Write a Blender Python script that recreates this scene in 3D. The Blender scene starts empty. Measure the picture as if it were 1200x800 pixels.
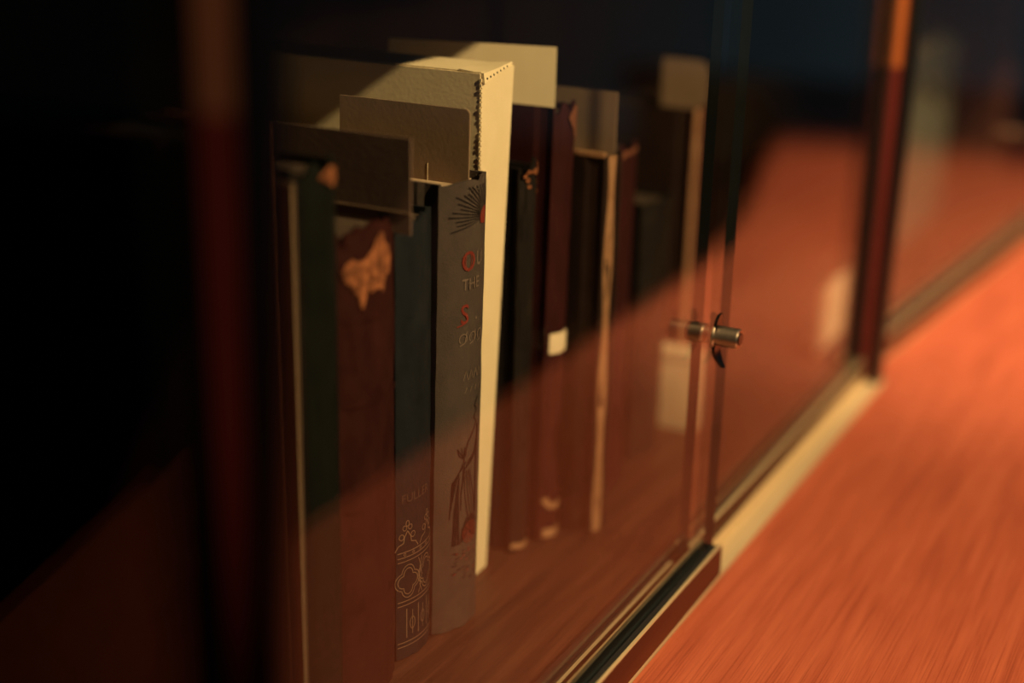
import bpy, bmesh, math, random
from math import sin, cos, radians, pi
from mathutils import Vector, Matrix, noise

scn = bpy.context.scene
COL = scn.collection
rnd = random.Random(7)

# ------------------------------------------------------------------ camera
# world: X out of the glass towards the room, Y along the glass away from the viewer, Z up (0 = wooden ledge)
F_PX, PITCH, AZ, ROLL = 1700.0, radians(18.8), radians(27.4), radians(1.4)
CAM = Vector((0, 0, .345))
_hd = Vector((-sin(AZ), cos(AZ), 0)); _rt = Vector((cos(AZ), sin(AZ), 0)); _up = Vector((0, 0, 1))
_fw = _hd * cos(PITCH) - _up * sin(PITCH); _u = _hd * sin(PITCH) + _up * cos(PITCH)
_r2 = _rt * cos(ROLL) + _u * sin(ROLL); _u2 = _u * cos(ROLL) - _rt * sin(ROLL)
cam = bpy.data.cameras.new('camera')
cam.sensor_fit = 'HORIZONTAL'; cam.sensor_width = 36.0; cam.lens = F_PX / 1200 * 36
cam.clip_start = .01
cam.dof.use_dof = True; cam.dof.focus_distance = .637; cam.dof.aperture_fstop = 2.3
cam.dof.aperture_blades = 0
camo = bpy.data.objects.new('camera', cam); COL.objects.link(camo)
m = Matrix((_r2, _u2, -_fw)).transposed().to_4x4(); m.translation = CAM
camo.matrix_world = m
scn.camera = camo

# ------------------------------------------------------------------ world, lamps, exposure
w = bpy.data.worlds.new('dark_room'); scn.world = w; w.use_nodes = True
bg = w.node_tree.nodes['Background']
bg.inputs[0].default_value = (.55, .85, 1.0, 1); bg.inputs[1].default_value = .03

def spot(name, loc, target, energy, color, angle, blend, size):
    L = bpy.data.lights.new(name, 'SPOT'); L.energy = energy; L.color = color
    L.spot_size = radians(angle); L.spot_blend = blend; L.shadow_soft_size = size
    o = bpy.data.objects.new(name, L); COL.objects.link(o)
    o.location = loc
    o.rotation_euler = (Vector(target) - Vector(loc)).to_track_quat('-Z', 'Y').to_euler()
    return o
spot('ceiling_spotlight', (.50, .42, .85), (-.22, .82, .10), 75, (1, .69, .34), 60, .55, .010)
spot('far_ceiling_spotlight', (.25, 1.38, 1.30), (-.05, 1.36, 0), 145, (1, .66, .34), 46, .75, .02)
spot('added_post_fill', (.35, -.60, 1.20), (-.23, .29, .31), 17, (1, .60, .32), 13, .8, .02)  # added fill that brightens the left post, not a known fixture
spot('added_case_fill', (1.1, .55, .80), (-.5, 1.05, .12), 8, (1, .62, .34), 30, .6, .03)  # added low fill spot to brighten the back panel deep in the case

scn.view_settings.view_transform = 'Standard'; scn.view_settings.look = 'None'
scn.view_settings.exposure = .08; scn.view_settings.gamma = 1
scn.view_settings.use_curve_mapping = False
scn.cycles.transparent_max_bounces = 32
scn.cycles.max_bounces = 10

# ------------------------------------------------------------------ materials
def new_mat(name):
    mt = bpy.data.materials.new(name); mt.use_nodes = True
    nt = mt.node_tree; nt.nodes.clear()
    out = nt.nodes.new('ShaderNodeOutputMaterial')
    return mt, nt, out

def ramp(nt, stops):
    r = nt.nodes.new('ShaderNodeValToRGB'); e = r.color_ramp.elements
    while len(e) < len(stops): e.new(.5)
    for el, (p, c) in zip(e, stops): el.position = p; el.color = (*c, 1)
    return r

def tex(nt, kind, scale, stretch=(1, 1, 1), detail=4, rough=.55):
    tc = nt.nodes.new('ShaderNodeTexCoord'); mp = nt.nodes.new('ShaderNodeMapping')
    mp.inputs['Scale'].default_value = stretch
    nt.links.new(tc.outputs['Object'], mp.inputs[0])
    t = nt.nodes.new('ShaderNodeTex' + kind); t.inputs['Scale'].default_value = scale
    if kind == 'Noise':
        t.inputs['Detail'].default_value = detail; t.inputs['Roughness'].default_value = rough
    nt.links.new(mp.outputs[0], t.inputs['Vector'])
    return t

def wood(name, c0, c1, c2, rough, coat, spec=.5):
    mt, nt, out = new_mat(name)
    b = nt.nodes.new('ShaderNodeBsdfPrincipled')
    t1 = tex(nt, 'Noise', 9, (14, .9, 14), 6, .65)       # broad figure along Y
    t2 = tex(nt, 'Noise', 75, (18, .16, 18), 3, .6)      # pores
    r1 = ramp(nt, [(.3, c0), (.5, c1), (.72, c2)])
    r2 = ramp(nt, [(.34, (.62, .52, .47)), (.52, (1, 1, 1))])
    nt.links.new(t1.outputs[0], r1.inputs[0]); nt.links.new(t2.outputs[0], r2.inputs[0])
    mx = nt.nodes.new('ShaderNodeMix'); mx.data_type = 'RGBA'; mx.blend_type = 'MULTIPLY'; mx.inputs[0].default_value = .75
    nt.links.new(r1.outputs[0], mx.inputs[6]); nt.links.new(r2.outputs[0], mx.inputs[7])
    nt.links.new(mx.outputs[2], b.inputs['Base Color'])
    b.inputs['Roughness'].default_value = rough; b.inputs['Coat Weight'].default_value = coat
    b.inputs['Coat Roughness'].default_value = .35; b.inputs['Specular IOR Level'].default_value = spec
    bp = nt.nodes.new('ShaderNodeBump'); bp.inputs['Strength'].default_value = .25; bp.inputs['Distance'].default_value = .0004
    nt.links.new(t2.outputs[0], bp.inputs['Height']); nt.links.new(bp.outputs[0], b.inputs['Normal'])
    nt.links.new(b.outputs[0], out.inputs[0])
    return mt

def cloth(name, c0, c1, rough=.75, scale=900, blot=60, bump=.5, spec=.06):
    """book cloth / leather / paper: two tones in blotches, fine weave relief"""
    mt, nt, out = new_mat(name)
    b = nt.nodes.new('ShaderNodeBsdfPrincipled')
    t1 = tex(nt, 'Noise', blot, (1, 1, .6), 6, .7)
    r1 = ramp(nt, [(.32, c0), (.68, c1)])
    nt.links.new(t1.outputs[0], r1.inputs[0]); nt.links.new(r1.outputs[0], b.inputs['Base Color'])
    t2 = tex(nt, 'Noise', scale, (1, 1, 1), 2)
    bp = nt.nodes.new('ShaderNodeBump'); bp.inputs['Strength'].default_value = bump; bp.inputs['Distance'].default_value = .0003
    nt.links.new(t2.outputs[0], bp.inputs['Height']); nt.links.new(bp.outputs[0], b.inputs['Normal'])
    b.inputs['Roughness'].default_value = rough; b.inputs['Specular IOR Level'].default_value = spec
    nt.links.new(b.outputs[0], out.inputs[0])
    return mt

def metal(name, c, rough, metallic=1.0):
    mt, nt, out = new_mat(name)
    b = nt.nodes.new('ShaderNodeBsdfPrincipled')
    t = tex(nt, 'Noise', 300, (1, .05, 1), 2)
    r = ramp(nt, [(.3, tuple(v * .85 for v in c)), (.7, c)])
    nt.links.new(t.outputs[0], r.inputs[0]); nt.links.new(r.outputs[0], b.inputs['Base Color'])
    b.inputs['Metallic'].default_value = metallic; b.inputs['Roughness'].default_value = rough
    nt.links.new(b.outputs[0], out.inputs[0])
    return mt

def glass(name, f0=.016, tint=(.96, .97, .96), mirror=1.0):
    """clear sheet glass: each face lets light through and mirrors by its Fresnel share"""
    mt, nt, out = new_mat(name)
    g = nt.nodes.new('ShaderNodeNewGeometry')
    dot = nt.nodes.new('ShaderNodeVectorMath'); dot.operation = 'DOT_PRODUCT'
    nt.links.new(g.outputs['Incoming'], dot.inputs[0]); nt.links.new(g.outputs['Normal'], dot.inputs[1])
    def mth(op, a, b=None):
        n = nt.nodes.new('ShaderNodeMath'); n.operation = op
        for i, v in enumerate((a, b)):
            if v is None: continue
            if isinstance(v, (int, float)): n.inputs[i].default_value = v
            else: nt.links.new(v, n.inputs[i])
        return n.outputs[0]
    c = mth('ABSOLUTE', dot.outputs['Value'])
    s = mth('POWER', mth('SUBTRACT', 1.0, c), 5.0)
    fr = mth('ADD', f0, mth('MULTIPLY', s, 1 - f0))
    tr = nt.nodes.new('ShaderNodeBsdfTransparent'); tr.inputs[0].default_value = (*tint, 1)
    gl = nt.nodes.new('ShaderNodeBsdfGlossy'); gl.inputs['Roughness'].default_value = 0; gl.inputs[0].default_value = (mirror, mirror, mirror, 1)
    mx = nt.nodes.new('ShaderNodeMixShader')
    nt.links.new(fr, mx.inputs[0]); nt.links.new(tr.outputs[0], mx.inputs[1]); nt.links.new(gl.outputs[0], mx.inputs[2])
    nt.links.new(mx.outputs[0], out.inputs[0])
    return mt

M = {}
M['ledge'] = wood('orange_wood', (.31, .066, .030), (.38, .086, .040), (.45, .115, .054), .42, .15)
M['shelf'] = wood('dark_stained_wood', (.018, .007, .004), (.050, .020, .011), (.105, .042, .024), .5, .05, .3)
M['back'] = cloth('brown_back_board', (.055, .035, .026), (.075, .048, .036), .8, 400, 12, .2)
M['carpet'] = cloth('dark_carpet', (.006, .008, .010), (.010, .012, .014), .95, 500, 30, .6)
M['casework'] = wood('casework_wood', (.020, .010, .007), (.030, .014, .009), (.040, .018, .012), .55, 0)
M['glass'] = glass('clear_glass')
M['glass_dimmed'] = glass('dimmed_clear_glass', .012, (.9, .92, .93), .35)  # copy of the clear glass, darkened in colour to dim the left reflection
M['glass_edge'] = metal('glass_edge', (.010, .014, .014), .3, 0)
M['champagne'] = metal('champagne_metal', (.72, .57, .34), .42, .45)
M['bronze'] = metal('bronze_metal', (.17, .10, .07), .38)
M['glint_metal'] = metal('glint_metal', (.85, .68, .40), .30, .6)
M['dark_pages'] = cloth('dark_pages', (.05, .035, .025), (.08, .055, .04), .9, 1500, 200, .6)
M['rubber'] = metal('black_rubber', (.008, .007, .007), .55, 0)
M['black_metal'] = metal('black_metal', (.02, .02, .022), .35, .6)
M['lock_metal'] = metal('lock_metal', (.62, .50, .36), .30)
M['lock_dark'] = metal('lock_dark_metal', (.10, .085, .07), .25)
M['red_strip'] = cloth('dark_red_strip', (.13, .022, .019), (.18, .030, .026), .45, 300, 20, .1)
M['orange_strip'] = cloth('orange_strip', (.45, .12, .035), (.55, .16, .05), .5, 300, 20, .1)
M['brown_strip'] = cloth('brown_strip', (.25, .11, .065), (.33, .14, .08), .6, 300, 20, .1)
M['cream'] = cloth('cream_card', (.70, .58, .36), (.78, .66, .43), .85, 500, 35, .35)
M['slip'] = cloth('tan_slip', (.22, .145, .092), (.27, .18, .115), .8, 600, 30, .25)
M['slip_grey'] = cloth('brown_slip', (.13, .085, .065), (.17, .11, .085), .8, 600, 30, .25)
M['pale_paper'] = cloth('pale_paper', (.60, .48, .30), (.68, .56, .37), .85, 600, 30, .2)
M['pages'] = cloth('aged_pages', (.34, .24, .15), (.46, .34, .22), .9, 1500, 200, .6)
M['grey_cloth'] = cloth('grey_cloth', (.050, .038, .032), (.070, .053, .044), .8, 1400, 70, .6)
M['navy'] = cloth('navy_black_cloth', (.008, .010, .012), (.015, .017, .020), .6, 900, 90, .5)
M['gold_line'] = metal('dull_gilt', (.30, .21, .14), .45, .5)
M['black_ink'] = cloth('black_ink', (.008, .006, .006), (.012, .010, .009), .6)
M['red_ink'] = cloth('red_ink', (.13, .022, .015), (.18, .032, .022), .6)
M['blind_stamp'] = cloth('blind_stamp', (.12, .085, .065), (.15, .11, .085), .45)
M['faint_stamp'] = cloth('faint_stamp', (.045, .032, .026), (.07, .05, .04), .5)
M['red_leather'] = cloth('dark_red_leather', (.018, .005, .005), (.035, .010, .008), .55, 500, 90, .6)
M['maroon'] = cloth('maroon_cloth', (.026, .007, .007), (.042, .011, .010), .65, 900, 60, .4)
M['torn'] = cloth('torn_leather', (.015, .006, .005), (.36, .13, .055), .85, 700, 260, 1.0)
M['green'] = cloth('dark_green_cloth', (.004, .005, .004), (.008, .009, .007), .7, 900, 60, .4)
M['brown_leather'] = cloth('brown_leather', (.13, .048, .025), (.19, .075, .04), .5, 500, 60, .5)
M['dark_brown'] = cloth('dark_brown_leather', (.018, .010, .008), (.028, .016, .012), .6, 500, 90, .5)
M['tan_leather'] = cloth('worn_tan_leather', (.26, .13, .065), (.40, .22, .12), .7, 500, 120, .6)
M['black_leather'] = cloth('black_leather', (.010, .008, .007), (.020, .016, .013), .5, 500, 110, .8)
M['teal'] = cloth('grey_green_cloth', (.11, .115, .085), (.15, .15, .115), .7, 700, 40, .3)
M['white_label'] = cloth('white_label', (.72, .58, .38), (.80, .66, .45), .8, 600, 60, .2)

# ------------------------------------------------------------------ helpers
def obj(name, bm, mats, parent=None, smooth=False):
    me = bpy.data.meshes.new(name)
    bmesh.ops.recalc_face_normals(bm, faces=bm.faces)
    bm.to_mesh(me); bm.free()
    for mm in (mats if isinstance(mats, (list, tuple)) else [mats]): me.materials.append(M[mm])
    if smooth:
        for p in me.polygons: p.use_smooth = True
        try: me.set_sharp_from_angle(angle=radians(35))
        except Exception: pass
    o = bpy.data.objects.new(name, me); COL.objects.link(o)
    if parent: o.parent = parent
    return o

def empty(name, loc=(0, 0, 0), rot=(0, 0, 0)):
    o = bpy.data.objects.new(name, None); COL.objects.link(o); o.empty_display_size = .02
    o.location = loc; o.rotation_euler = rot
    return o

def tag(o, label, cat, group=None, kind=None):
    o['label'] = label; o['category'] = cat
    if group: o['group'] = group
    if kind: o['kind'] = kind
    return o

def box(bm, x0, x1, y0, y1, z0, z1, bev=0):
    r = bmesh.ops.create_cube(bm, size=1)
    vs = r['verts']
    for v in vs:
        v.co = Vector((x0 if v.co.x < 0 else x1, y0 if v.co.y < 0 else y1, z0 if v.co.z < 0 else z1))
    if bev:
        es = list({e for v in vs for e in v.link_edges})
        bmesh.ops.bevel(bm, geom=es, offset=bev, segments=2, affect='EDGES', profile=.6)
    return vs

def bx(name, ext, mats, parent=None, bev=0):
    bm = bmesh.new(); box(bm, *ext, bev=bev)
    return obj(name, bm, mats, parent, smooth=bev > 0)

def prism(name, poly, z0, z1, mats, parent=None, bev=0):
    bm = bmesh.new()
    a = [bm.verts.new((x, y, z1)) for x, y in poly]; b = [bm.verts.new((x, y, z0)) for x, y in poly]
    n = len(poly)
    bm.faces.new(a); bm.faces.new(b[::-1])
    for i in range(n): bm.faces.new((a[i], b[i], b[(i + 1) % n], a[(i + 1) % n]))
    bmesh.ops.recalc_face_normals(bm, faces=bm.faces)
    return obj(name, bm, mats, parent)

# ------------------------------------------------------------------ bays of the display case
# border between ledge and track; local frame of a bay: x = 0 at the border (negative inside), y along the glass
BAYS = {'near': (Vector((-.212, .262)), radians(7.95)),    # runs back towards the viewer
        'mid': (Vector((-.205, .262)), 0.0),
        'far': (Vector((-.220, .966)), radians(-4.6))}
def bay_empty(name, bay):
    p, a = BAYS[bay]
    return empty(name, (p.x, p.y, 0), (0, 0, a))
def bay_pt(bay, x, y):
    p, a = BAYS[bay]
    return Vector((p.x + x * cos(a) - y * sin(a), p.y + x * sin(a) + y * cos(a)))

NEAR_LEN, MID_LEN, FAR_LEN = 1.0, .70, 1.38
in_near0 = bay_pt('near', 0, -NEAR_LEN); in_far1 = bay_pt('far', 0, FAR_LEN)

# room floor
floor = bx('floor', (-1.5, 4.0, -3.0, 6.0, -.93, -.90), 'carpet')
floor['kind'] = 'structure'
wall = bx('wall_back', (-.68, -.60, -3.0, 6.0, -.90, 2.6), 'carpet')
wall['kind'] = 'structure'

# ledge: a straight counter that widens into a desk at its far end
ledge_poly = [tuple(in_near0), (-.212, .262), (-.205, .263), (-.205, .962), (-.220, .966), tuple(in_far1), (.55, in_far1.y + .02),
              (.55, 2.25), (.40, 2.23), (.27, 2.17), (.19, 2.06), (.13, 1.87), (.085, 1.69), (.045, 1.53),
              (.012, 1.40), (-.005, 1.31), (-.008, 1.22), (-.008, in_near0.y)]
led = empty('wooden_counter', (0, 0, -.9))
tag(led, 'orange wooden counter ledge running in front of the glass doors', 'counter')
def shift(o, par):  # keep world placement under an empty standing at z = -.9
    o.parent = par; o.location.z = .9; return o
shift(prism('counter_top', ledge_poly, -.035, 0, 'ledge'), led)
apron = [(x - .03 if x > -.1 else x, y) for x, y in ledge_poly]
shift(prism('counter_base', apron, -.90, -.035, 'casework'), led)

# display case: shelf, back, top, header, tracks, posts
case = empty('display_case', (-.4, .6, -.9))
tag(case, 'dark wooden display case holding old books behind sliding glass', 'display case')
def incase(o):
    o.parent = case; o.location = Vector(o.location) - Vector(case.location); return o
IN = -.027  # inner border of the track
def inner(x): return [tuple(bay_pt('near', x, -NEAR_LEN)), tuple(bay_pt('mid', x, 0)), tuple(bay_pt('mid', x, MID_LEN)), tuple(bay_pt('far', x, 0)), tuple(bay_pt('far', x, FAR_LEN))]
XB = -.57
y_lo, y_hi = bay_pt('near', IN, -NEAR_LEN).y, bay_pt('far', IN, FAR_LEN).y
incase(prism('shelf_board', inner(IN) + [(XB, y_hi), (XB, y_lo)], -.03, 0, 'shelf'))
incase(prism('case_base', inner(IN - .02) + [(XB, y_hi), (XB, y_lo)], -.90, -.03, 'casework'))
incase(bx('back_panel', (XB - .015, XB, y_lo, y_hi, -.9, .40), 'back'))
incase(prism('top_panel', inner(IN) + [(XB, y_hi), (XB, y_lo)], .385, .40, 'casework'))
incase(bx('end_panel', (XB, bay_pt('far', IN, FAR_LEN).x, y_hi, y_hi + .015, -.9, .40), 'casework'))
incase(bx('end_panel', (XB, bay_pt('near', IN, -NEAR_LEN).x, y_lo - .015, y_lo, -.9, .40), 'casework'))

def track(bay, y0, y1):
    """bottom track with plate, two guide fins and a black gasket, and the header above"""
    t = bay_empty('track', bay)
    bx('track_plate', (IN, -.0003, y0, y1, -.012, .0015), 'champagne', t)
    bx('outer_fin', (-.0127, -.0123, y0, y1, .0015, .0080), 'champagne', t)
    bx('inner_fin', (-.0234, -.0218, y0, y1, .0015, .0080), 'champagne', t)
    bx('gasket', (IN - .003, -.0234, y0, y1, .0015, .0100), 'rubber', t)
    bx('header', (IN - .006, .004, y0, y1, .357, .40), 'casework', t)
    return t
for b, y0, y1 in (('near', -NEAR_LEN, -.006), ('mid', .003, MID_LEN - .002), ('far', .006, FAR_LEN)):
    incase(track(b, y0, y1))

def post(y, ztrans, upmat):
    t = empty('post', (-.219, y, .0018))
    bx('rib', (-.0122, -.0055, -.006, .006, 0, .385), 'black_metal', t, .001)
    bx('rib', (.0055, .0122, -.006, .006, 0, .385), 'black_metal', t, .001)
    bx('lower_strip', (-.0055, .0055, -.004, .004, 0, ztrans), 'red_strip', t)
    bx('upper_strip', (-.0055, .0055, -.004, .004, ztrans, .385), upmat, t)
    return t
incase(post(.2735, .282, 'brown_strip'))
incase(post(.953, .215, 'orange_strip'))

# ------------------------------------------------------------------ sliding glass doors
def door(name, label, bay, xc, y0, y1, gm='glass', shoe=True, lout=.0080, lin=.0042):
    t = bay_empty(name, bay)
    bm = bmesh.new(); box(bm, xc - .0025, xc + .0025, y0, y1, .0125, .355)
    o = obj('glass_pane', bm, [gm, 'glass_edge'], t)
    for p in o.data.polygons:
        if abs(p.normal.x) < .5: p.material_index = 1
    if shoe:
        bm = bmesh.new()
        h = .0185
        for xa, xb, za, zb in ((-lin, -lin + .0013, .0022, h), (lout - .0015, lout, .0022, h), (-lin + .001, lout - .001, .0022, .0120)):
            box(bm, xc + xa, xc + xb, y0, y1 - .001, za, zb, .0004)
        obj('bottom_rail', bm, 'bronze', t, True)
        bx('lip_glint', (xc + lout - .0016, xc + lout, y0, y1 - .001, h, h + .0006), 'glint_metal', t)  # added bright strips: painted glint of light along the lip tops
        bx('lip_glint', (xc - lin, xc - lin + .0007, y0, y1 - .001, h, h + .0003), 'glint_metal', t)
        bx('glazing_gasket', (xc + .0026, xc + lout - .0015, y0, y1 - .001, .0120, h - .0012), 'rubber', t)
        bx('glazing_gasket', (xc - lin + .0013, xc - .0026, y0, y1 - .001, .0120, h - .0012), 'rubber', t)
    tag(t, label, 'glass door', 'sliding glass doors')
    return t
d1 = door('sliding_glass_panel', 'nearer sliding glass door with the metal lock, in front of the box and books', 'mid', -.0080, .023, .368)
d2 = door('sliding_glass_panel', 'farther sliding glass door between the lock and the black post', 'mid', -.0170, .356, .683, lout=.0042, lin=.0042)
d3 = door('sliding_glass_panel', 'sliding glass door at the far right beyond the black post', 'far', -.0080, .012, 1.1)
d4 = door('sliding_glass_panel', 'dark sliding glass door at the left edge of the picture', 'near', -.0080, -.9, -.016, 'glass_dimmed')

# ------------------------------------------------------------------ lock
def cyl(bm, x0, x1, r, yc=0, zc=0, n=28, bev=.0006):
    prof = [(x0, 0), (x0, r - bev), (x0 + bev, r), (x1 - bev, r), (x1, r - bev), (x1, 0)]
    rings = []
    for x, rr in prof:
        if rr == 0: rings.append([bm.verts.new((x, yc, zc))])
        else: rings.append([bm.verts.new((x, yc + rr * cos(2 * pi * k / n), zc + rr * sin(2 * pi * k / n))) for k in range(n)])
    for a, b in zip(rings, rings[1:]):
        for k in range(n):
            k2 = (k + 1) % n
            if len(a) == 1: bm.faces.new((a[0], b[k], b[k2]))
            elif len(b) == 1: bm.faces.new((a[k], b[0], a[k2]))
            else: bm.faces.new((a[k], b[k], b[k2], a[k2]))
def lock(name, loc, label, rz=0, bright='lock_metal'):
    t = empty(name, loc, (0, 0, rz))
    bm = bmesh.new(); cyl(bm, .0026, .0145, .0048); obj('barrel', bm, bright, t, True)
    bm = bmesh.new(); cyl(bm, -.0115, -.0026, .0046); obj('inner_nut', bm, bright, t, True)
    bm = bmesh.new(); cyl(bm, .0145, .0150, .0030, bev=.0002); obj('keyway', bm, 'lock_dark', t, True)
    # hooked plate lying on the glass: tall narrow oval whose lower end curls outwards
    bm = bmesh.new(); pr = None; n = 18
    for k in range(n + 1):
        z = .0105 - .0255 * k / n
        wd = .0042 * (1 - abs((z + .002) / .0135) ** 2.6 * .75)
        xo = .0026 + .004 * max(0, (-z - .006) / .009) ** 2 + .0015 * max(0, (z - .006) / .006) ** 2
        row = [bm.verts.new((xo, -wd, z)), bm.verts.new((xo + .0016, -wd, z)), bm.verts.new((xo + .0016, wd, z)), bm.verts.new((xo, wd, z))]
        if pr:
            for i in range(4): bm.faces.new((pr[i], pr[(i + 1) % 4], row[(i + 1) % 4], row[i]))
        else: bm.faces.new(row)
        pr = row
    bm.faces.new(pr[::-1])
    obj('hook_plate', bm, 'lock_dark', t, True)
    bm = bmesh.new(); cyl(bm, .0022, .0036, .0062); obj('collar', bm, bright, t, True)
    tag(t, label, 'lock')
    return t
lock('door_lock', (-.2130, .611, .133), 'small metal cylinder lock on the edge of the nearer glass door')
fp = bay_pt('far', -.0080, .385)
lock('door_lock', (fp.x, fp.y, .112), 'small blurred metal lock at the far right edge of the picture', BAYS['far'][1], 'bronze')

# ------------------------------------------------------------------ books
class Spine:
    def __init__(s, w, ang, H): s.w, s.ang, s.H = w, radians(ang), H; s.R = w / 2 / sin(s.ang)
    def pt(s, th, z, off=0):
        return Vector((s.R * (cos(th) - cos(s.ang)) + off * cos(th), (s.R + off) * sin(th), z))
    def arc(s, a, z, off=0): return s.pt(a / s.R, z, off)

def make_book(name, label, y0, y1, xs, depth, H, cov, spine_mat=None, ang=45, lean=0, wear=.0006, board=.0022,
              pages='pages', group='old books standing on the shelf', seed=0, yaw=0):
    w = y1 - y0; S = Spine(w, ang, H)
    t = empty(name, (xs, (y0 + y1) / 2, .0005), (-radians(lean), 0, radians(yaw)))
    # spine: a hollow rounded shell, frayed along head and tail
    nu, nz = 22, 60; bm = bmesh.new(); outer, innr = [], []
    for j in range(nz + 1):
        ro, ri = [], []
        for i in range(nu + 1):
            th = S.ang * (2 * i / nu - 1)
            z = H * j / nz
            n = noise.noise(Vector((i * .35 + seed * 7.3, seed * 3.1 + (5 if j > nz / 2 else 0), .5)))
            n2 = noise.noise(Vector((i * 1.3 + seed, j * .2, 2.5)))
            if j >= nz - 1: z += wear * (n * 2.2 - .6 + n2) - (wear * 1.2 * abs(th / S.ang) ** 3)
            if j == 0: z = wear * max(0, n) * 1.2
            o = wear * .25 * n2 + .0003 * noise.noise(Vector((i * .3, j * .25, seed)))
            if j > nz - 3: o -= wear * .5 * abs(n2)
            ro.append(bm.verts.new(S.pt(th, z, o))); ri.append(bm.verts.new(S.pt(th, z, o - .0016)))
        outer.append(ro); innr.append(ri)
    for j in range(nz):
        for i in range(nu):
            bm.faces.new((outer[j][i], outer[j][i + 1], outer[j + 1][i + 1], outer[j + 1][i]))
            bm.faces.new((innr[j][i], innr[j + 1][i], innr[j + 1][i + 1], innr[j][i + 1]))
        for i in (0, nu): bm.faces.new((outer[j][i], outer[j + 1][i], innr[j + 1][i], innr[j][i]))
    for i in range(nu):
        for j in (0, nz): bm.faces.new((outer[j][i], innr[j][i], innr[j][i + 1], outer[j][i + 1]))
    sp = obj('spine', bm, spine_mat or cov, t, True)
    # boards, with the hinge groove just behind the spine
    for sgn in (-1, 1):
        bm = bmesh.new()
        ya, yb = sgn * (w / 2 - board), sgn * w / 2
        prof = [(-.0002, 0), (-.004, -.0010), (-.0075, -.0010), (-.0105, 0), (-depth, 0)]
        rows = []
        for x, dy in prof:
            rows.append([bm.verts.new((x, ya, .0)), bm.verts.new((x, yb + sgn * dy, .0)), bm.verts.new((x, yb + sgn * dy, H - .0012)), bm.verts.new((x, ya, H - .0012))])
        for a, b in zip(rows, rows[1:]):
            for k in range(4): bm.faces.new((a[k], a[(k + 1) % 4], b[(k + 1) % 4], b[k]))
        bm.faces.new(rows[0]); bm.faces.new(rows[-1][::-1])
        obj('board', bm, cov, t)
    # text block, rounded at the back
    bm = bmesh.new(); hw = w / 2 - board - .0001; poly = []
    for k in range(9):
        th = S.ang * .8 * (k / 4 - 1)
        poly.append((S.R * (cos(th) - cos(S.ang * .8)) * .8 - .0045, hw * (k / 4 - 1)))
    poly += [(-depth + .004, hw), (-depth + .004, -hw)]
    a = [bm.verts.new((x, y, H - .0045)) for x, y in poly]; b = [bm.verts.new((x, y, .003)) for x, y in poly]
    bm.faces.new(a); bm.faces.new(b[::-1])
    for i in range(len(poly)): bm.faces.new((a[i], b[i], b[(i + 1) % len(poly)], a[(i + 1) % len(poly)]))
    obj('text_block', bm, pages, t)
    tag(t, label, 'book', group)
    return t, S, sp

def stroke_bm(bm, S, pts, wd, off=.00035):
    """a ribbon along a polyline given in (arc length, height) on the spine"""
    dense = []
    for (a0, z0), (a1, z1) in zip(pts, pts[1:]):
        n = max(1, int(math.hypot(a1 - a0, z1 - z0) / .0012))
        for k in range(n): dense.append((a0 + (a1 - a0) * k / n, z0 + (z1 - z0) * k / n))
    dense.append(pts[-1])
    prev = None; N = len(dense)
    for i, (a, z) in enumerate(dense):
        p, q = dense[max(0, i - 1)], dense[min(N - 1, i + 1)]
        dx, dz = q[0] - p[0], q[1] - p[1]; L = math.hypot(dx, dz) or 1
        ww = wd(i / max(1, N - 1)) if callable(wd) else wd
        nx, nz = -dz / L * ww / 2, dx / L * ww / 2
        cur = (bm.verts.new(S.arc(a + nx, z + nz, off)), bm.verts.new(S.arc(a - nx, z - nz, off)))
        if prev: bm.faces.new((prev[0], prev[1], cur[1], cur[0]))
        prev = cur
def poly_bm(bm, S, pts, off=.0003):
    """a filled star-shaped patch on the spine"""
    c = (sum(p[0] for p in pts) / len(pts), sum(p[1] for p in pts) / len(pts))
    rings = []
    for f in (1, .66, .33):
        rings.append([bm.verts.new(S.arc(c[0] + (a - c[0]) * f, c[1] + (z - c[1]) * f, off)) for a, z in pts])
    cv = bm.verts.new(S.arc(*c, off)); n = len(pts)
    for A, B in zip(rings, rings[1:]):
        for i in range(n): bm.faces.new((A[i], A[(i + 1) % n], B[(i + 1) % n], B[i]))
    for i in range(n): bm.faces.new((rings[-1][i], rings[-1][(i + 1) % n], cv))
def text_bm(bm, S, txt, a0, z0, size, off=.0004, sx=1.0):
    cu = bpy.data.curves.new('lettering', 'FONT'); cu.body = txt; cu.size = size; cu.resolution_u = 3; cu.offset = size * .008
    o = bpy.data.objects.new('lettering', cu); COL.objects.link(o)
    dg = bpy.context.evaluated_depsgraph_get(); dg.update()
    me = o.evaluated_get(dg).to_mesh()
    vs = [bm.verts.new(S.arc(a0 + v.co.x * sx, z0 + v.co.y, off)) for v in me.vertices]
    for p in me.polygons:
        try: bm.faces.new([vs[i] for i in p.vertices])
        except ValueError: pass
    bpy.data.objects.remove(o); bpy.data.curves.remove(cu)
def ell(ca, cz, ra, rz, n=20, t0=0, t1=2 * pi): return [(ca + ra * cos(t0 + (t1 - t0) * k / n), cz + rz * sin(t0 + (t1 - t0) * k / n)) for k in range(n + 1)]

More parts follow.
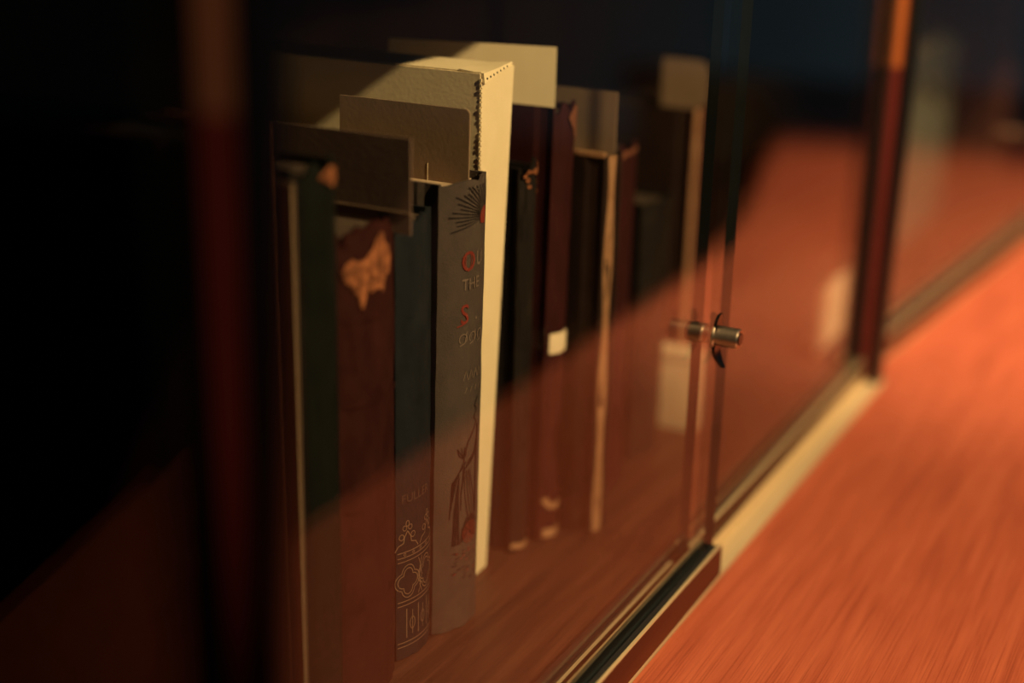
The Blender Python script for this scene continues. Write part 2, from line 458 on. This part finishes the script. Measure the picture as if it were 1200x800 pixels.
# -- left of the pamphlet, mostly behind the near post
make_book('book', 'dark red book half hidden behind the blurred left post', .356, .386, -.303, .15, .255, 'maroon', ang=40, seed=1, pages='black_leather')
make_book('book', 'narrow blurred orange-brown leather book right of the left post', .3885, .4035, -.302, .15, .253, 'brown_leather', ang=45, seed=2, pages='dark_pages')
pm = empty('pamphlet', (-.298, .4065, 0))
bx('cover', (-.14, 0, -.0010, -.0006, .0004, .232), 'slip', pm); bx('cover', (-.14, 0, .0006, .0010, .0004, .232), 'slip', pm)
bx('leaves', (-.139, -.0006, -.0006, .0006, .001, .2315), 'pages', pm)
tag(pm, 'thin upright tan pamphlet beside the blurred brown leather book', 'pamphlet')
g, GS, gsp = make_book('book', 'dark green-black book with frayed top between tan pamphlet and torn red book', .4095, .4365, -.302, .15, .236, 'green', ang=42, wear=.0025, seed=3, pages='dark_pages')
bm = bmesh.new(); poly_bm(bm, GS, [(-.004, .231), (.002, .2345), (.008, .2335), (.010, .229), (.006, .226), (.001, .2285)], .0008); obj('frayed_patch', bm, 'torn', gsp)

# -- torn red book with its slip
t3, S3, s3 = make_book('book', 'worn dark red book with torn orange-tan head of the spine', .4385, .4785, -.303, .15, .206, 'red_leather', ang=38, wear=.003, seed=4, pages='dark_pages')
bm = bmesh.new()
def jag(pts, seed, amp=.0009):
    r = random.Random(seed); out = []
    for (a0, z0), (a1, z1) in zip(pts, pts[1:] + pts[:1]):
        n = max(2, int(math.hypot(a1 - a0, z1 - z0) / .0009))
        for k in range(n): out.append((a0 + (a1 - a0) * k / n + (r.random() - .5) * amp, z0 + (z1 - z0) * k / n + (r.random() - .5) * amp))
    return out
poly_bm(bm, S3, jag([(-.0198, .1905), (-.0165, .1950), (-.0125, .1935), (-.0090, .1945), (-.0060, .1975), (-.0025, .2025), (.0010, .2035), (.0020, .1985),
                     (.0055, .1965), (.0070, .1905), (.0050, .1850), (.0022, .1835), (.0010, .1785), (-.0025, .1815), (-.0060, .1800), (-.0085, .1830), (-.0110, .1740), (-.0130, .1800), (-.0175, .1850)], 1, .0013), .0008)
poly_bm(bm, S3, jag([(-.0090, .1900), (-.0050, .1935), (-.0010, .1910), (.0005, .1865), (-.0045, .1850)], 2, .0010), .0014)
poly_bm(bm, S3, jag([(-.0150, .1900), (-.0120, .1915), (-.0105, .1880), (-.0135, .1860)], 3, .0008), .0014)
obj('torn_patch', bm, 'torn', s3)
for z in (.045, .09, .135, .17):
    bm = bmesh.new(); stroke_bm(bm, S3, [(-.019, z), (.019, z)], .0022, .0006); obj('raised_band', bm, 'red_leather', s3)
sl = empty('paper_slip', (-.292, .4745, .199))
def slip_mesh(par, L, h, mat, corner=0, thick=.0004):
    bm = bmesh.new(); pts = [(0, 0), (0, h - corner)]
    if corner: pts += [(-corner * (1 - cos(k * pi / 8)), h - corner + corner * sin(k * pi / 8)) for k in range(1, 5)]
    pts += [(-L, h), (-L, 0)]
    a = [bm.verts.new((x, -thick, z)) for x, z in pts]; b = [bm.verts.new((x, thick, z)) for x, z in pts]
    bm.faces.new(a); bm.faces.new(b[::-1])
    for i in range(len(pts)): bm.faces.new((a[i], b[i], b[(i + 1) % len(pts)], a[(i + 1) % len(pts)]))
    return obj('sheet', bm, mat, par)
slip_mesh(sl, .075, .0385, 'slip_grey'); bx('fold', (-.075, 0, -.0008, -.0004, .0085, .0092), 'slip', sl)
tag(sl, 'lower brown paper slip sticking out of the torn red book', 'paper slip', 'paper slips in the books')

# -- navy book with gothic stamping at the foot
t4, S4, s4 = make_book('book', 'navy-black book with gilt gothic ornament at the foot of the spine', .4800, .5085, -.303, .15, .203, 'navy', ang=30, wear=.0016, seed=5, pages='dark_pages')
w4 = S4.R * S4.ang
bm = bmesh.new()
for z in (.0065, .0085, .0270, .0290, .0485, .0505, .0530): stroke_bm(bm, S4, [(-w4 * .96, z), (w4 * .96, z)], .0004)
for ca in (-.0085, .0045):                                   # quatrefoils in double outline
    for k, r in ((1, .0042), (.72, .0042)):
        pts = []
        for i in range(49):
            t = 2 * pi * i / 48
            rr = .0052 * k + .0019 * abs(cos(2 * t))
            pts.append((ca + rr * cos(t), .0385 + rr * sin(t) * 1.12))
        stroke_bm(bm, S4, pts, .00042)
for ca in (-.002, .0110): 
    stroke_bm(bm, S4, [(ca, .030), (ca + .0018, .034), (ca, .0385), (ca + .0018, .043), (ca, .0475)], .0004)
    stroke_bm(bm, S4, [(ca + .0028, .030), (ca + .001, .034), (ca + .0028, .0385), (ca + .001, .043), (ca + .0028, .0475)], .0004)
for k in range(5): stroke_bm(bm, S4, ell(-.0105 + k * .005, .0518, .0006, .0006, 8), .0003)
for ca in (-.009, .0055):                                    # cresting: ogee arches with a leafy finial
    for s in (-1, 1):
        stroke_bm(bm, S4, [(ca + s * .0066, .054), (ca + s * .0050, .0565), (ca + s * .0022, .0575), (ca + s * .0018, .060), (ca, .0630)], .00045)
        stroke_bm(bm, S4, ell(ca + s * .0032, .0605, .0013, .0014, 8), .00036)
        stroke_bm(bm, S4, ell(ca + s * .0015, .0645, .0011, .0012, 8), .00036)
    stroke_bm(bm, S4, ell(ca, .0665, .0009, .0014, 8), .00036)
for ca in (-.0095, -.002, .0055):
    stroke_bm(bm, S4, [(ca, .0105), (ca, .025)], .0005)
    stroke_bm(bm, S4, ell(ca + .0035, .017, .0016, .003, 10), .00038)
    stroke_bm(bm, S4, [(ca + .0035, .0115), (ca + .0035, .0235)], .0004)
obj('gothic_ornament', bm, 'gold_line', s4)
bm = bmesh.new(); text_bm(bm, S4, 'FULLER', -.0125, .0765, .0058); obj('lettering', bm, 'faint_stamp', s4)
bm = bmesh.new()
for z in (.160, .150): stroke_bm(bm, S4, [(-.010, z), (.010, z)], .0004)
obj('title_rules', bm, 'navy', s4)

# -- grey cloth book with the sunburst
t5, S5, s5 = make_book('book', 'grey cloth book with black sunburst and red lettering on its spine', .5075, .5455, -.301, .15, .2115, 'grey_cloth', ang=48, lean=1.0, wear=.0009, seed=6)
ca, cz = .0065, .1945
bm = bmesh.new()
for k in range(20):
    th = radians(66 + k * 6.8)
    r0, r1 = .0050, .0205 + .0022 * sin(k * 1.7)
    wob = .0006 * sin(k * 2.1)
    p = [(ca + r * cos(th + wob * 40 * (r / r1) ** 2) * 1.05, cz + r * sin(th) * .85) for r in (r0, (r0 + r1) / 2, r1)]
    p = [(max(a, -S5.R * S5.ang * .93), min(z, .2085)) for a, z in p]
    stroke_bm(bm, S5, p, lambda f: .0003 + .00022 * f)
obj('sunburst', bm, 'black_ink', s5)
bm = bmesh.new(); poly_bm(bm, S5, ell(ca, cz - .0005, .0048, .0045, 16, radians(60), radians(215)) + [(ca + .001, cz - .004)]); obj('sun', bm, 'red_ink', s5)
bm = bmesh.new(); text_bm(bm, S5, 'O', -.0105, .1720, .0125, sx=.85); text_bm(bm, S5, 'S', -.0105, .1485, .0125, sx=.9)
stroke_bm(bm, S5, [(-.012, .1475), (-.008, .1483)], .0006); stroke_bm(bm, S5, ell(-.0063, .1764, .0018, .0042, 14), .0004)
obj('red_lettering', bm, 'red_ink', s5)
bm = bmesh.new(); text_bm(bm, S5, 'U', -.0012, .1735, .009, sx=.8); text_bm(bm, S5, 'THE', -.0100, .1635, .0072, sx=.9)
text_bm(bm, S5, '.', -.0012, .1490, .010)
for k in range(3):
    stroke_bm(bm, S5, ell(-.0085 + k * .006, .1415, .0022, .0022, 12, radians(-40), radians(230)), .0006)
    stroke_bm(bm, S5, [(-.0105 + k * .006, .1385), (-.0075 + k * .006, .1395), (-.0065 + k * .006, .1445)], .0006)
for k in range(4):
    stroke_bm(bm, S5, [(-.008 + k * .0035, .122), (-.0065 + k * .0035, .1265), (-.005 + k * .0035, .122)], .0005)
    stroke_bm(bm, S5, [(-.007 + k * .0035, .116), (-.0055 + k * .0035, .1185)], .0005)
obj('blind_stamped_lettering', bm, 'blind_stamp', s5)
# stem, leaves and drapery of the engraved plant
bm = bmesh.new()
stroke_bm(bm, S5, [(.0035, .112), (.0005, .109), (.003, .106), (.0002, .103), (.002, .101)], .0005)
stroke_bm(bm, S5, [(.003, .101), (-.0005, .096), (-.004, .092), (-.0062, .086), (-.0066, .076), (-.0078, .068), (-.0078, .060)], .0006)
for k in range(3): stroke_bm(bm, S5, [(-.0066, .085), (-.0105 + k * .0022, .0905), (-.0094 + k * .0022, .0868), (-.0066, .085)], .00045)
stroke_bm(bm, S5, [(.004, .099), (.0032, .085), (.0030, .070), (.0036, .056)], .0011)
for k in range(5):
    stroke_bm(bm, S5, [(-.0066 + k * .0004, .083), (-.0092 - k * .0009, .0785 - k * .001), (-.0112 - k * .0007, .073 - k * .004)], .00042)
for k in range(4):
    stroke_bm(bm, S5, [(-.0060 + k * .0012, .079), (-.0055 + k * .002, .068), (-.0035 + k * .002, .058), (-.0010 + k * .0018, .051)], .00045)
    stroke_bm(bm, S5, [(-.0058, .0795 + k * .0003), (-.001 + k * .0008, .0825 + k * .0014), (.003, .086 + k * .002)], .00042)
poly_bm(bm, S5, [(-.0125, .043), (-.0118, .060), (-.0102, .072), (-.0088, .078), (-.0090, .066), (-.0085, .052), (-.0078, .043)], .0002)
poly_bm(bm, S5, [(-.0075, .043), (-.0070, .050), (-.0040, .055), (.0005, .056), (.004, .053), (.004, .044)], .0002)
for k in range(34):
    a = -.013 + rnd.random() * .019; z = .0405 - rnd.random() * .017
    stroke_bm(bm, S5, [(a, z), (a + .0016 + rnd.random() * .0012, z + .0006 * (rnd.random() - .3))], .0005)
obj('engraved_plant', bm, 'black_ink', s5)
bm = bmesh.new()
for r in (.0052, .0042, .0031, .0018): stroke_bm(bm, S5, ell(-.0012, .0475, r, r, 20), .00032, .0005)
for k in range(8): stroke_bm(bm, S5, [(-.0012 + .001 * cos(k * .785), .0475 + .001 * sin(k * .785)), (-.0012 + .0046 * cos(k * .785 + .5), .0475 + .0046 * sin(k * .785 + .5))], .00032, .0005)
for k in range(12):
    a = -.012 + rnd.random() * .017; z = .040 - rnd.random() * .012
    stroke_bm(bm, S5, [(a, z), (a + .0015, z + .0003)], .0005, .0005)
obj('red_flower', bm, 'red_ink', s5)
sl = empty('paper_slip', (-.2985, .532, .2065), (-radians(1), 0, 0))
slip_mesh(sl, .066, .0335, 'slip', .0025); bx('slit', (-.0205, -.0202, -.0006, -.0004, .0005, .0085), 'pale_paper', sl)
tag(sl, 'tan paper slip with rounded corner sticking out of the grey sunburst book', 'paper slip', 'paper slips in the books')

# -- cream card box: wedge-shaped wrapper, toothed corner, folded flap at the head
bt = empty('card_box', (-.3115, .5655, 0))
bm = bmesh.new(); D, H = .15, .2505; w0, w1 = .0145, .0325
vs = {}
for kx, x in (('f', 0), ('b', -D)):
    for kz, z, ww in (('0', .0004, w0), ('1', H, w1)):
        vs[kx + 'l' + kz] = bm.verts.new((x, 0, z)); vs[kx + 'r' + kz] = bm.verts.new((x - .0005, ww, z))
for q in (('fl0', 'fr0', 'fr1', 'fl1'), ('bl0', 'bl1', 'br1', 'br0'), ('fl0', 'fl1', 'bl1', 'bl0'), ('fr0', 'br0', 'br1', 'fr1'), ('fl0', 'bl0', 'br0', 'fr0')):
    bm.faces.new([vs[k] for k in q])
bm.faces.new([vs[k] for k in ('fl1', 'fr1', 'br1', 'bl1')])
bmesh.ops.bevel(bm, geom=list(bm.edges), offset=.0007, segments=2, affect='EDGES')
body = obj('box_body', bm, 'cream', bt, True)
bm = bmesh.new(); k = 0; z = .205                              # torn perforation teeth along the near corner
while z < .247:
    h = .0011 + .0005 * rnd.random(); d = .0002 + .0004 * rnd.random()
    box(bm, -.0008, .0002, -d, .0003, z, z + h); z += h + .0008
    k += 1
o = obj('perforation_teeth', bm, 'cream', bt); o['kind'] = 'stuff'
bm = bmesh.new()                                                # flap: the lid edge, lifted and curling over the front
rows = []
for k in range(9):
    f = k / 8; yy = .0005 + f * .0265
    zz = H + .0004 + .0022 * f ** 1.3
    rows.append([bm.verts.new((-.012, yy, H + .0006)), bm.verts.new((.0008, yy, zz - .0008)), bm.verts.new((.0014, yy, zz - .0045 * (1 - f) - .001)),
                 bm.verts.new((.0006, yy, zz - .0045 * (1 - f) - .001)), bm.verts.new((-.0002, yy, zz - .0016)), bm.verts.new((-.012, yy, H + .0001))])
for a, b in zip(rows, rows[1:]):
    for i in range(6): bm.faces.new((a[i], a[(i + 1) % 6], b[(i + 1) % 6], b[i]))
bm.faces.new(rows[0]); bm.faces.new(rows[-1][::-1])
fl = obj('folded_flap', bm, 'cream', bt, True)
bm = bmesh.new()
for k in range(7):
    yy = .003 + k * .0031; f = yy / .027; zz = H + .0004 + .0022 * f ** 1.3
    r = bmesh.ops.create_cone(bm, cap_ends=True, segments=10, radius1=.0005, radius2=.0005, depth=.0004, matrix=Matrix.Translation((.0012, yy, zz - .0026 * (1 - f) - .0012)) @ Matrix.Rotation(pi / 2, 4, 'Y'))
obj('flap_perforations', bm, 'black_ink', fl)
tag(bt, 'bright cream cardboard box standing between the grey book and dark worn book', 'box')

# -- books beyond the box
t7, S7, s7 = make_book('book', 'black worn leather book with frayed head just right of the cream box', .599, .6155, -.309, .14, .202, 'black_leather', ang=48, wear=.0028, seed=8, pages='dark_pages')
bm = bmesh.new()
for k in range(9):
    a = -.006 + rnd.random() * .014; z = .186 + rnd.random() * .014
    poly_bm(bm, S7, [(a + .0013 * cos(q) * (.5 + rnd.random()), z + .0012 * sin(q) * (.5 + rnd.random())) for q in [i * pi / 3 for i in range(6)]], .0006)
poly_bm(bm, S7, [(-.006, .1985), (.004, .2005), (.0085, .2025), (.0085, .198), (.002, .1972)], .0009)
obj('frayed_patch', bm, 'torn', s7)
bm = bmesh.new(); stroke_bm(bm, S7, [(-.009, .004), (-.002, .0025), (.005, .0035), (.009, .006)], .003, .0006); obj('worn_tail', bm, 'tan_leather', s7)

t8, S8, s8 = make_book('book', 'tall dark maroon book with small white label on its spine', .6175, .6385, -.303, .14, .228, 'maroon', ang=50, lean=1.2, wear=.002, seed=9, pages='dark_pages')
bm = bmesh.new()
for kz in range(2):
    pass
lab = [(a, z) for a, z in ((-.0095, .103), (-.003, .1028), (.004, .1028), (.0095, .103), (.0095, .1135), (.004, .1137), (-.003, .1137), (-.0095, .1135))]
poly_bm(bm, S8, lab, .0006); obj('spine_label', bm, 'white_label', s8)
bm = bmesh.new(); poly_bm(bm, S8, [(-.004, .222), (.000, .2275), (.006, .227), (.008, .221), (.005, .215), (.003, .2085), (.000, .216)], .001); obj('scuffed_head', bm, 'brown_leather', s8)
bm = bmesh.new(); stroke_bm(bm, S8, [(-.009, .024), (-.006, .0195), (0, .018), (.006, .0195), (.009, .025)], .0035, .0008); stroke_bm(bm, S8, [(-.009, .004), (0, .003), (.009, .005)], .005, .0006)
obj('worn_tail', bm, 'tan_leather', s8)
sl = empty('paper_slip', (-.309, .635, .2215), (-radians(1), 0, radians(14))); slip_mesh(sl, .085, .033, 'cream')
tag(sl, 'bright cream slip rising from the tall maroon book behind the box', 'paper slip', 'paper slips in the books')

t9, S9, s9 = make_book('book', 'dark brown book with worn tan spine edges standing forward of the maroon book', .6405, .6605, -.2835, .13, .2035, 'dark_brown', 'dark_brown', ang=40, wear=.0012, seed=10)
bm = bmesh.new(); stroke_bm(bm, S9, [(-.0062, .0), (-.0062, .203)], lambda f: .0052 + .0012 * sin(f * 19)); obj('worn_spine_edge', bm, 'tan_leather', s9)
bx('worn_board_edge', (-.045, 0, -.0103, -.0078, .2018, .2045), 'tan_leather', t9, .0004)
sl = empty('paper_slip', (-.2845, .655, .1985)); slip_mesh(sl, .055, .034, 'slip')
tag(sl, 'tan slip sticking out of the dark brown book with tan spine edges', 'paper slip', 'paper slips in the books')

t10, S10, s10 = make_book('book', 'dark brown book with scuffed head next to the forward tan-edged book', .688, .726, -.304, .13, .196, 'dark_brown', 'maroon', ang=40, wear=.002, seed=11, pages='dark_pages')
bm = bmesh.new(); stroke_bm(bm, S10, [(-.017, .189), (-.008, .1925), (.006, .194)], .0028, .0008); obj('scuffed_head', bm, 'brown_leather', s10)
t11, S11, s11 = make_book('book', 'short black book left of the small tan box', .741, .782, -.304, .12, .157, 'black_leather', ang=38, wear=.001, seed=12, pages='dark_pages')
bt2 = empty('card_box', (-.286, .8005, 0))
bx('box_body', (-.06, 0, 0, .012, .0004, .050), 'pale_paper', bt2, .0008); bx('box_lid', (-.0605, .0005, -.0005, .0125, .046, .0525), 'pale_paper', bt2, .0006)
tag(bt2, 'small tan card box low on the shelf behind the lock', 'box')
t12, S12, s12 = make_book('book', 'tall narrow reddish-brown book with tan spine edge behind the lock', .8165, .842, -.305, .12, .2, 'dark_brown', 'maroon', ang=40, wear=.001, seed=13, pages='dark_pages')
bm = bmesh.new(); stroke_bm(bm, S12, [(-.0105, .0), (-.0105, .199)], .004); obj('worn_spine_edge', bm, 'tan_leather', s12)
sl = empty('paper_slip', (-.303, .834, .195)); slip_mesh(sl, .03, .031, 'slip', .008)
tag(sl, 'pale rounded slip sticking out of the tall narrow reddish-brown book', 'paper slip', 'paper slips in the books')

# -- caption card by the post, and the books in the far bay
cc = empty('caption_card', (-.262, .985, 0))
bx('card', (-.0008, 0, 0, .07, .0006, .050), 'white_label', cc); bx('foot', (-.016, -.0008, .02, .05, .0004, .0014), 'white_label', cc)
tag(cc, 'small cream caption card standing on the shelf left of the black post', 'caption card')
make_book('book', 'grey-green book shown cover outwards behind the far right glass door', 1.486, 1.514, -.300, .20, .178, 'teal', ang=40, wear=.0006, seed=14, yaw=90)
make_book('book', 'brown leather book right of the grey-green book in the far right door', 1.66, 1.72, -.270, .10, .240, 'brown_leather', ang=40, wear=.0006, seed=15)
make_book('book', 'maroon book at the right edge of the picture, farthest on the shelf', 1.76, 1.84, -.265, .12, .250, 'maroon', ang=40, wear=.0006, seed=16)
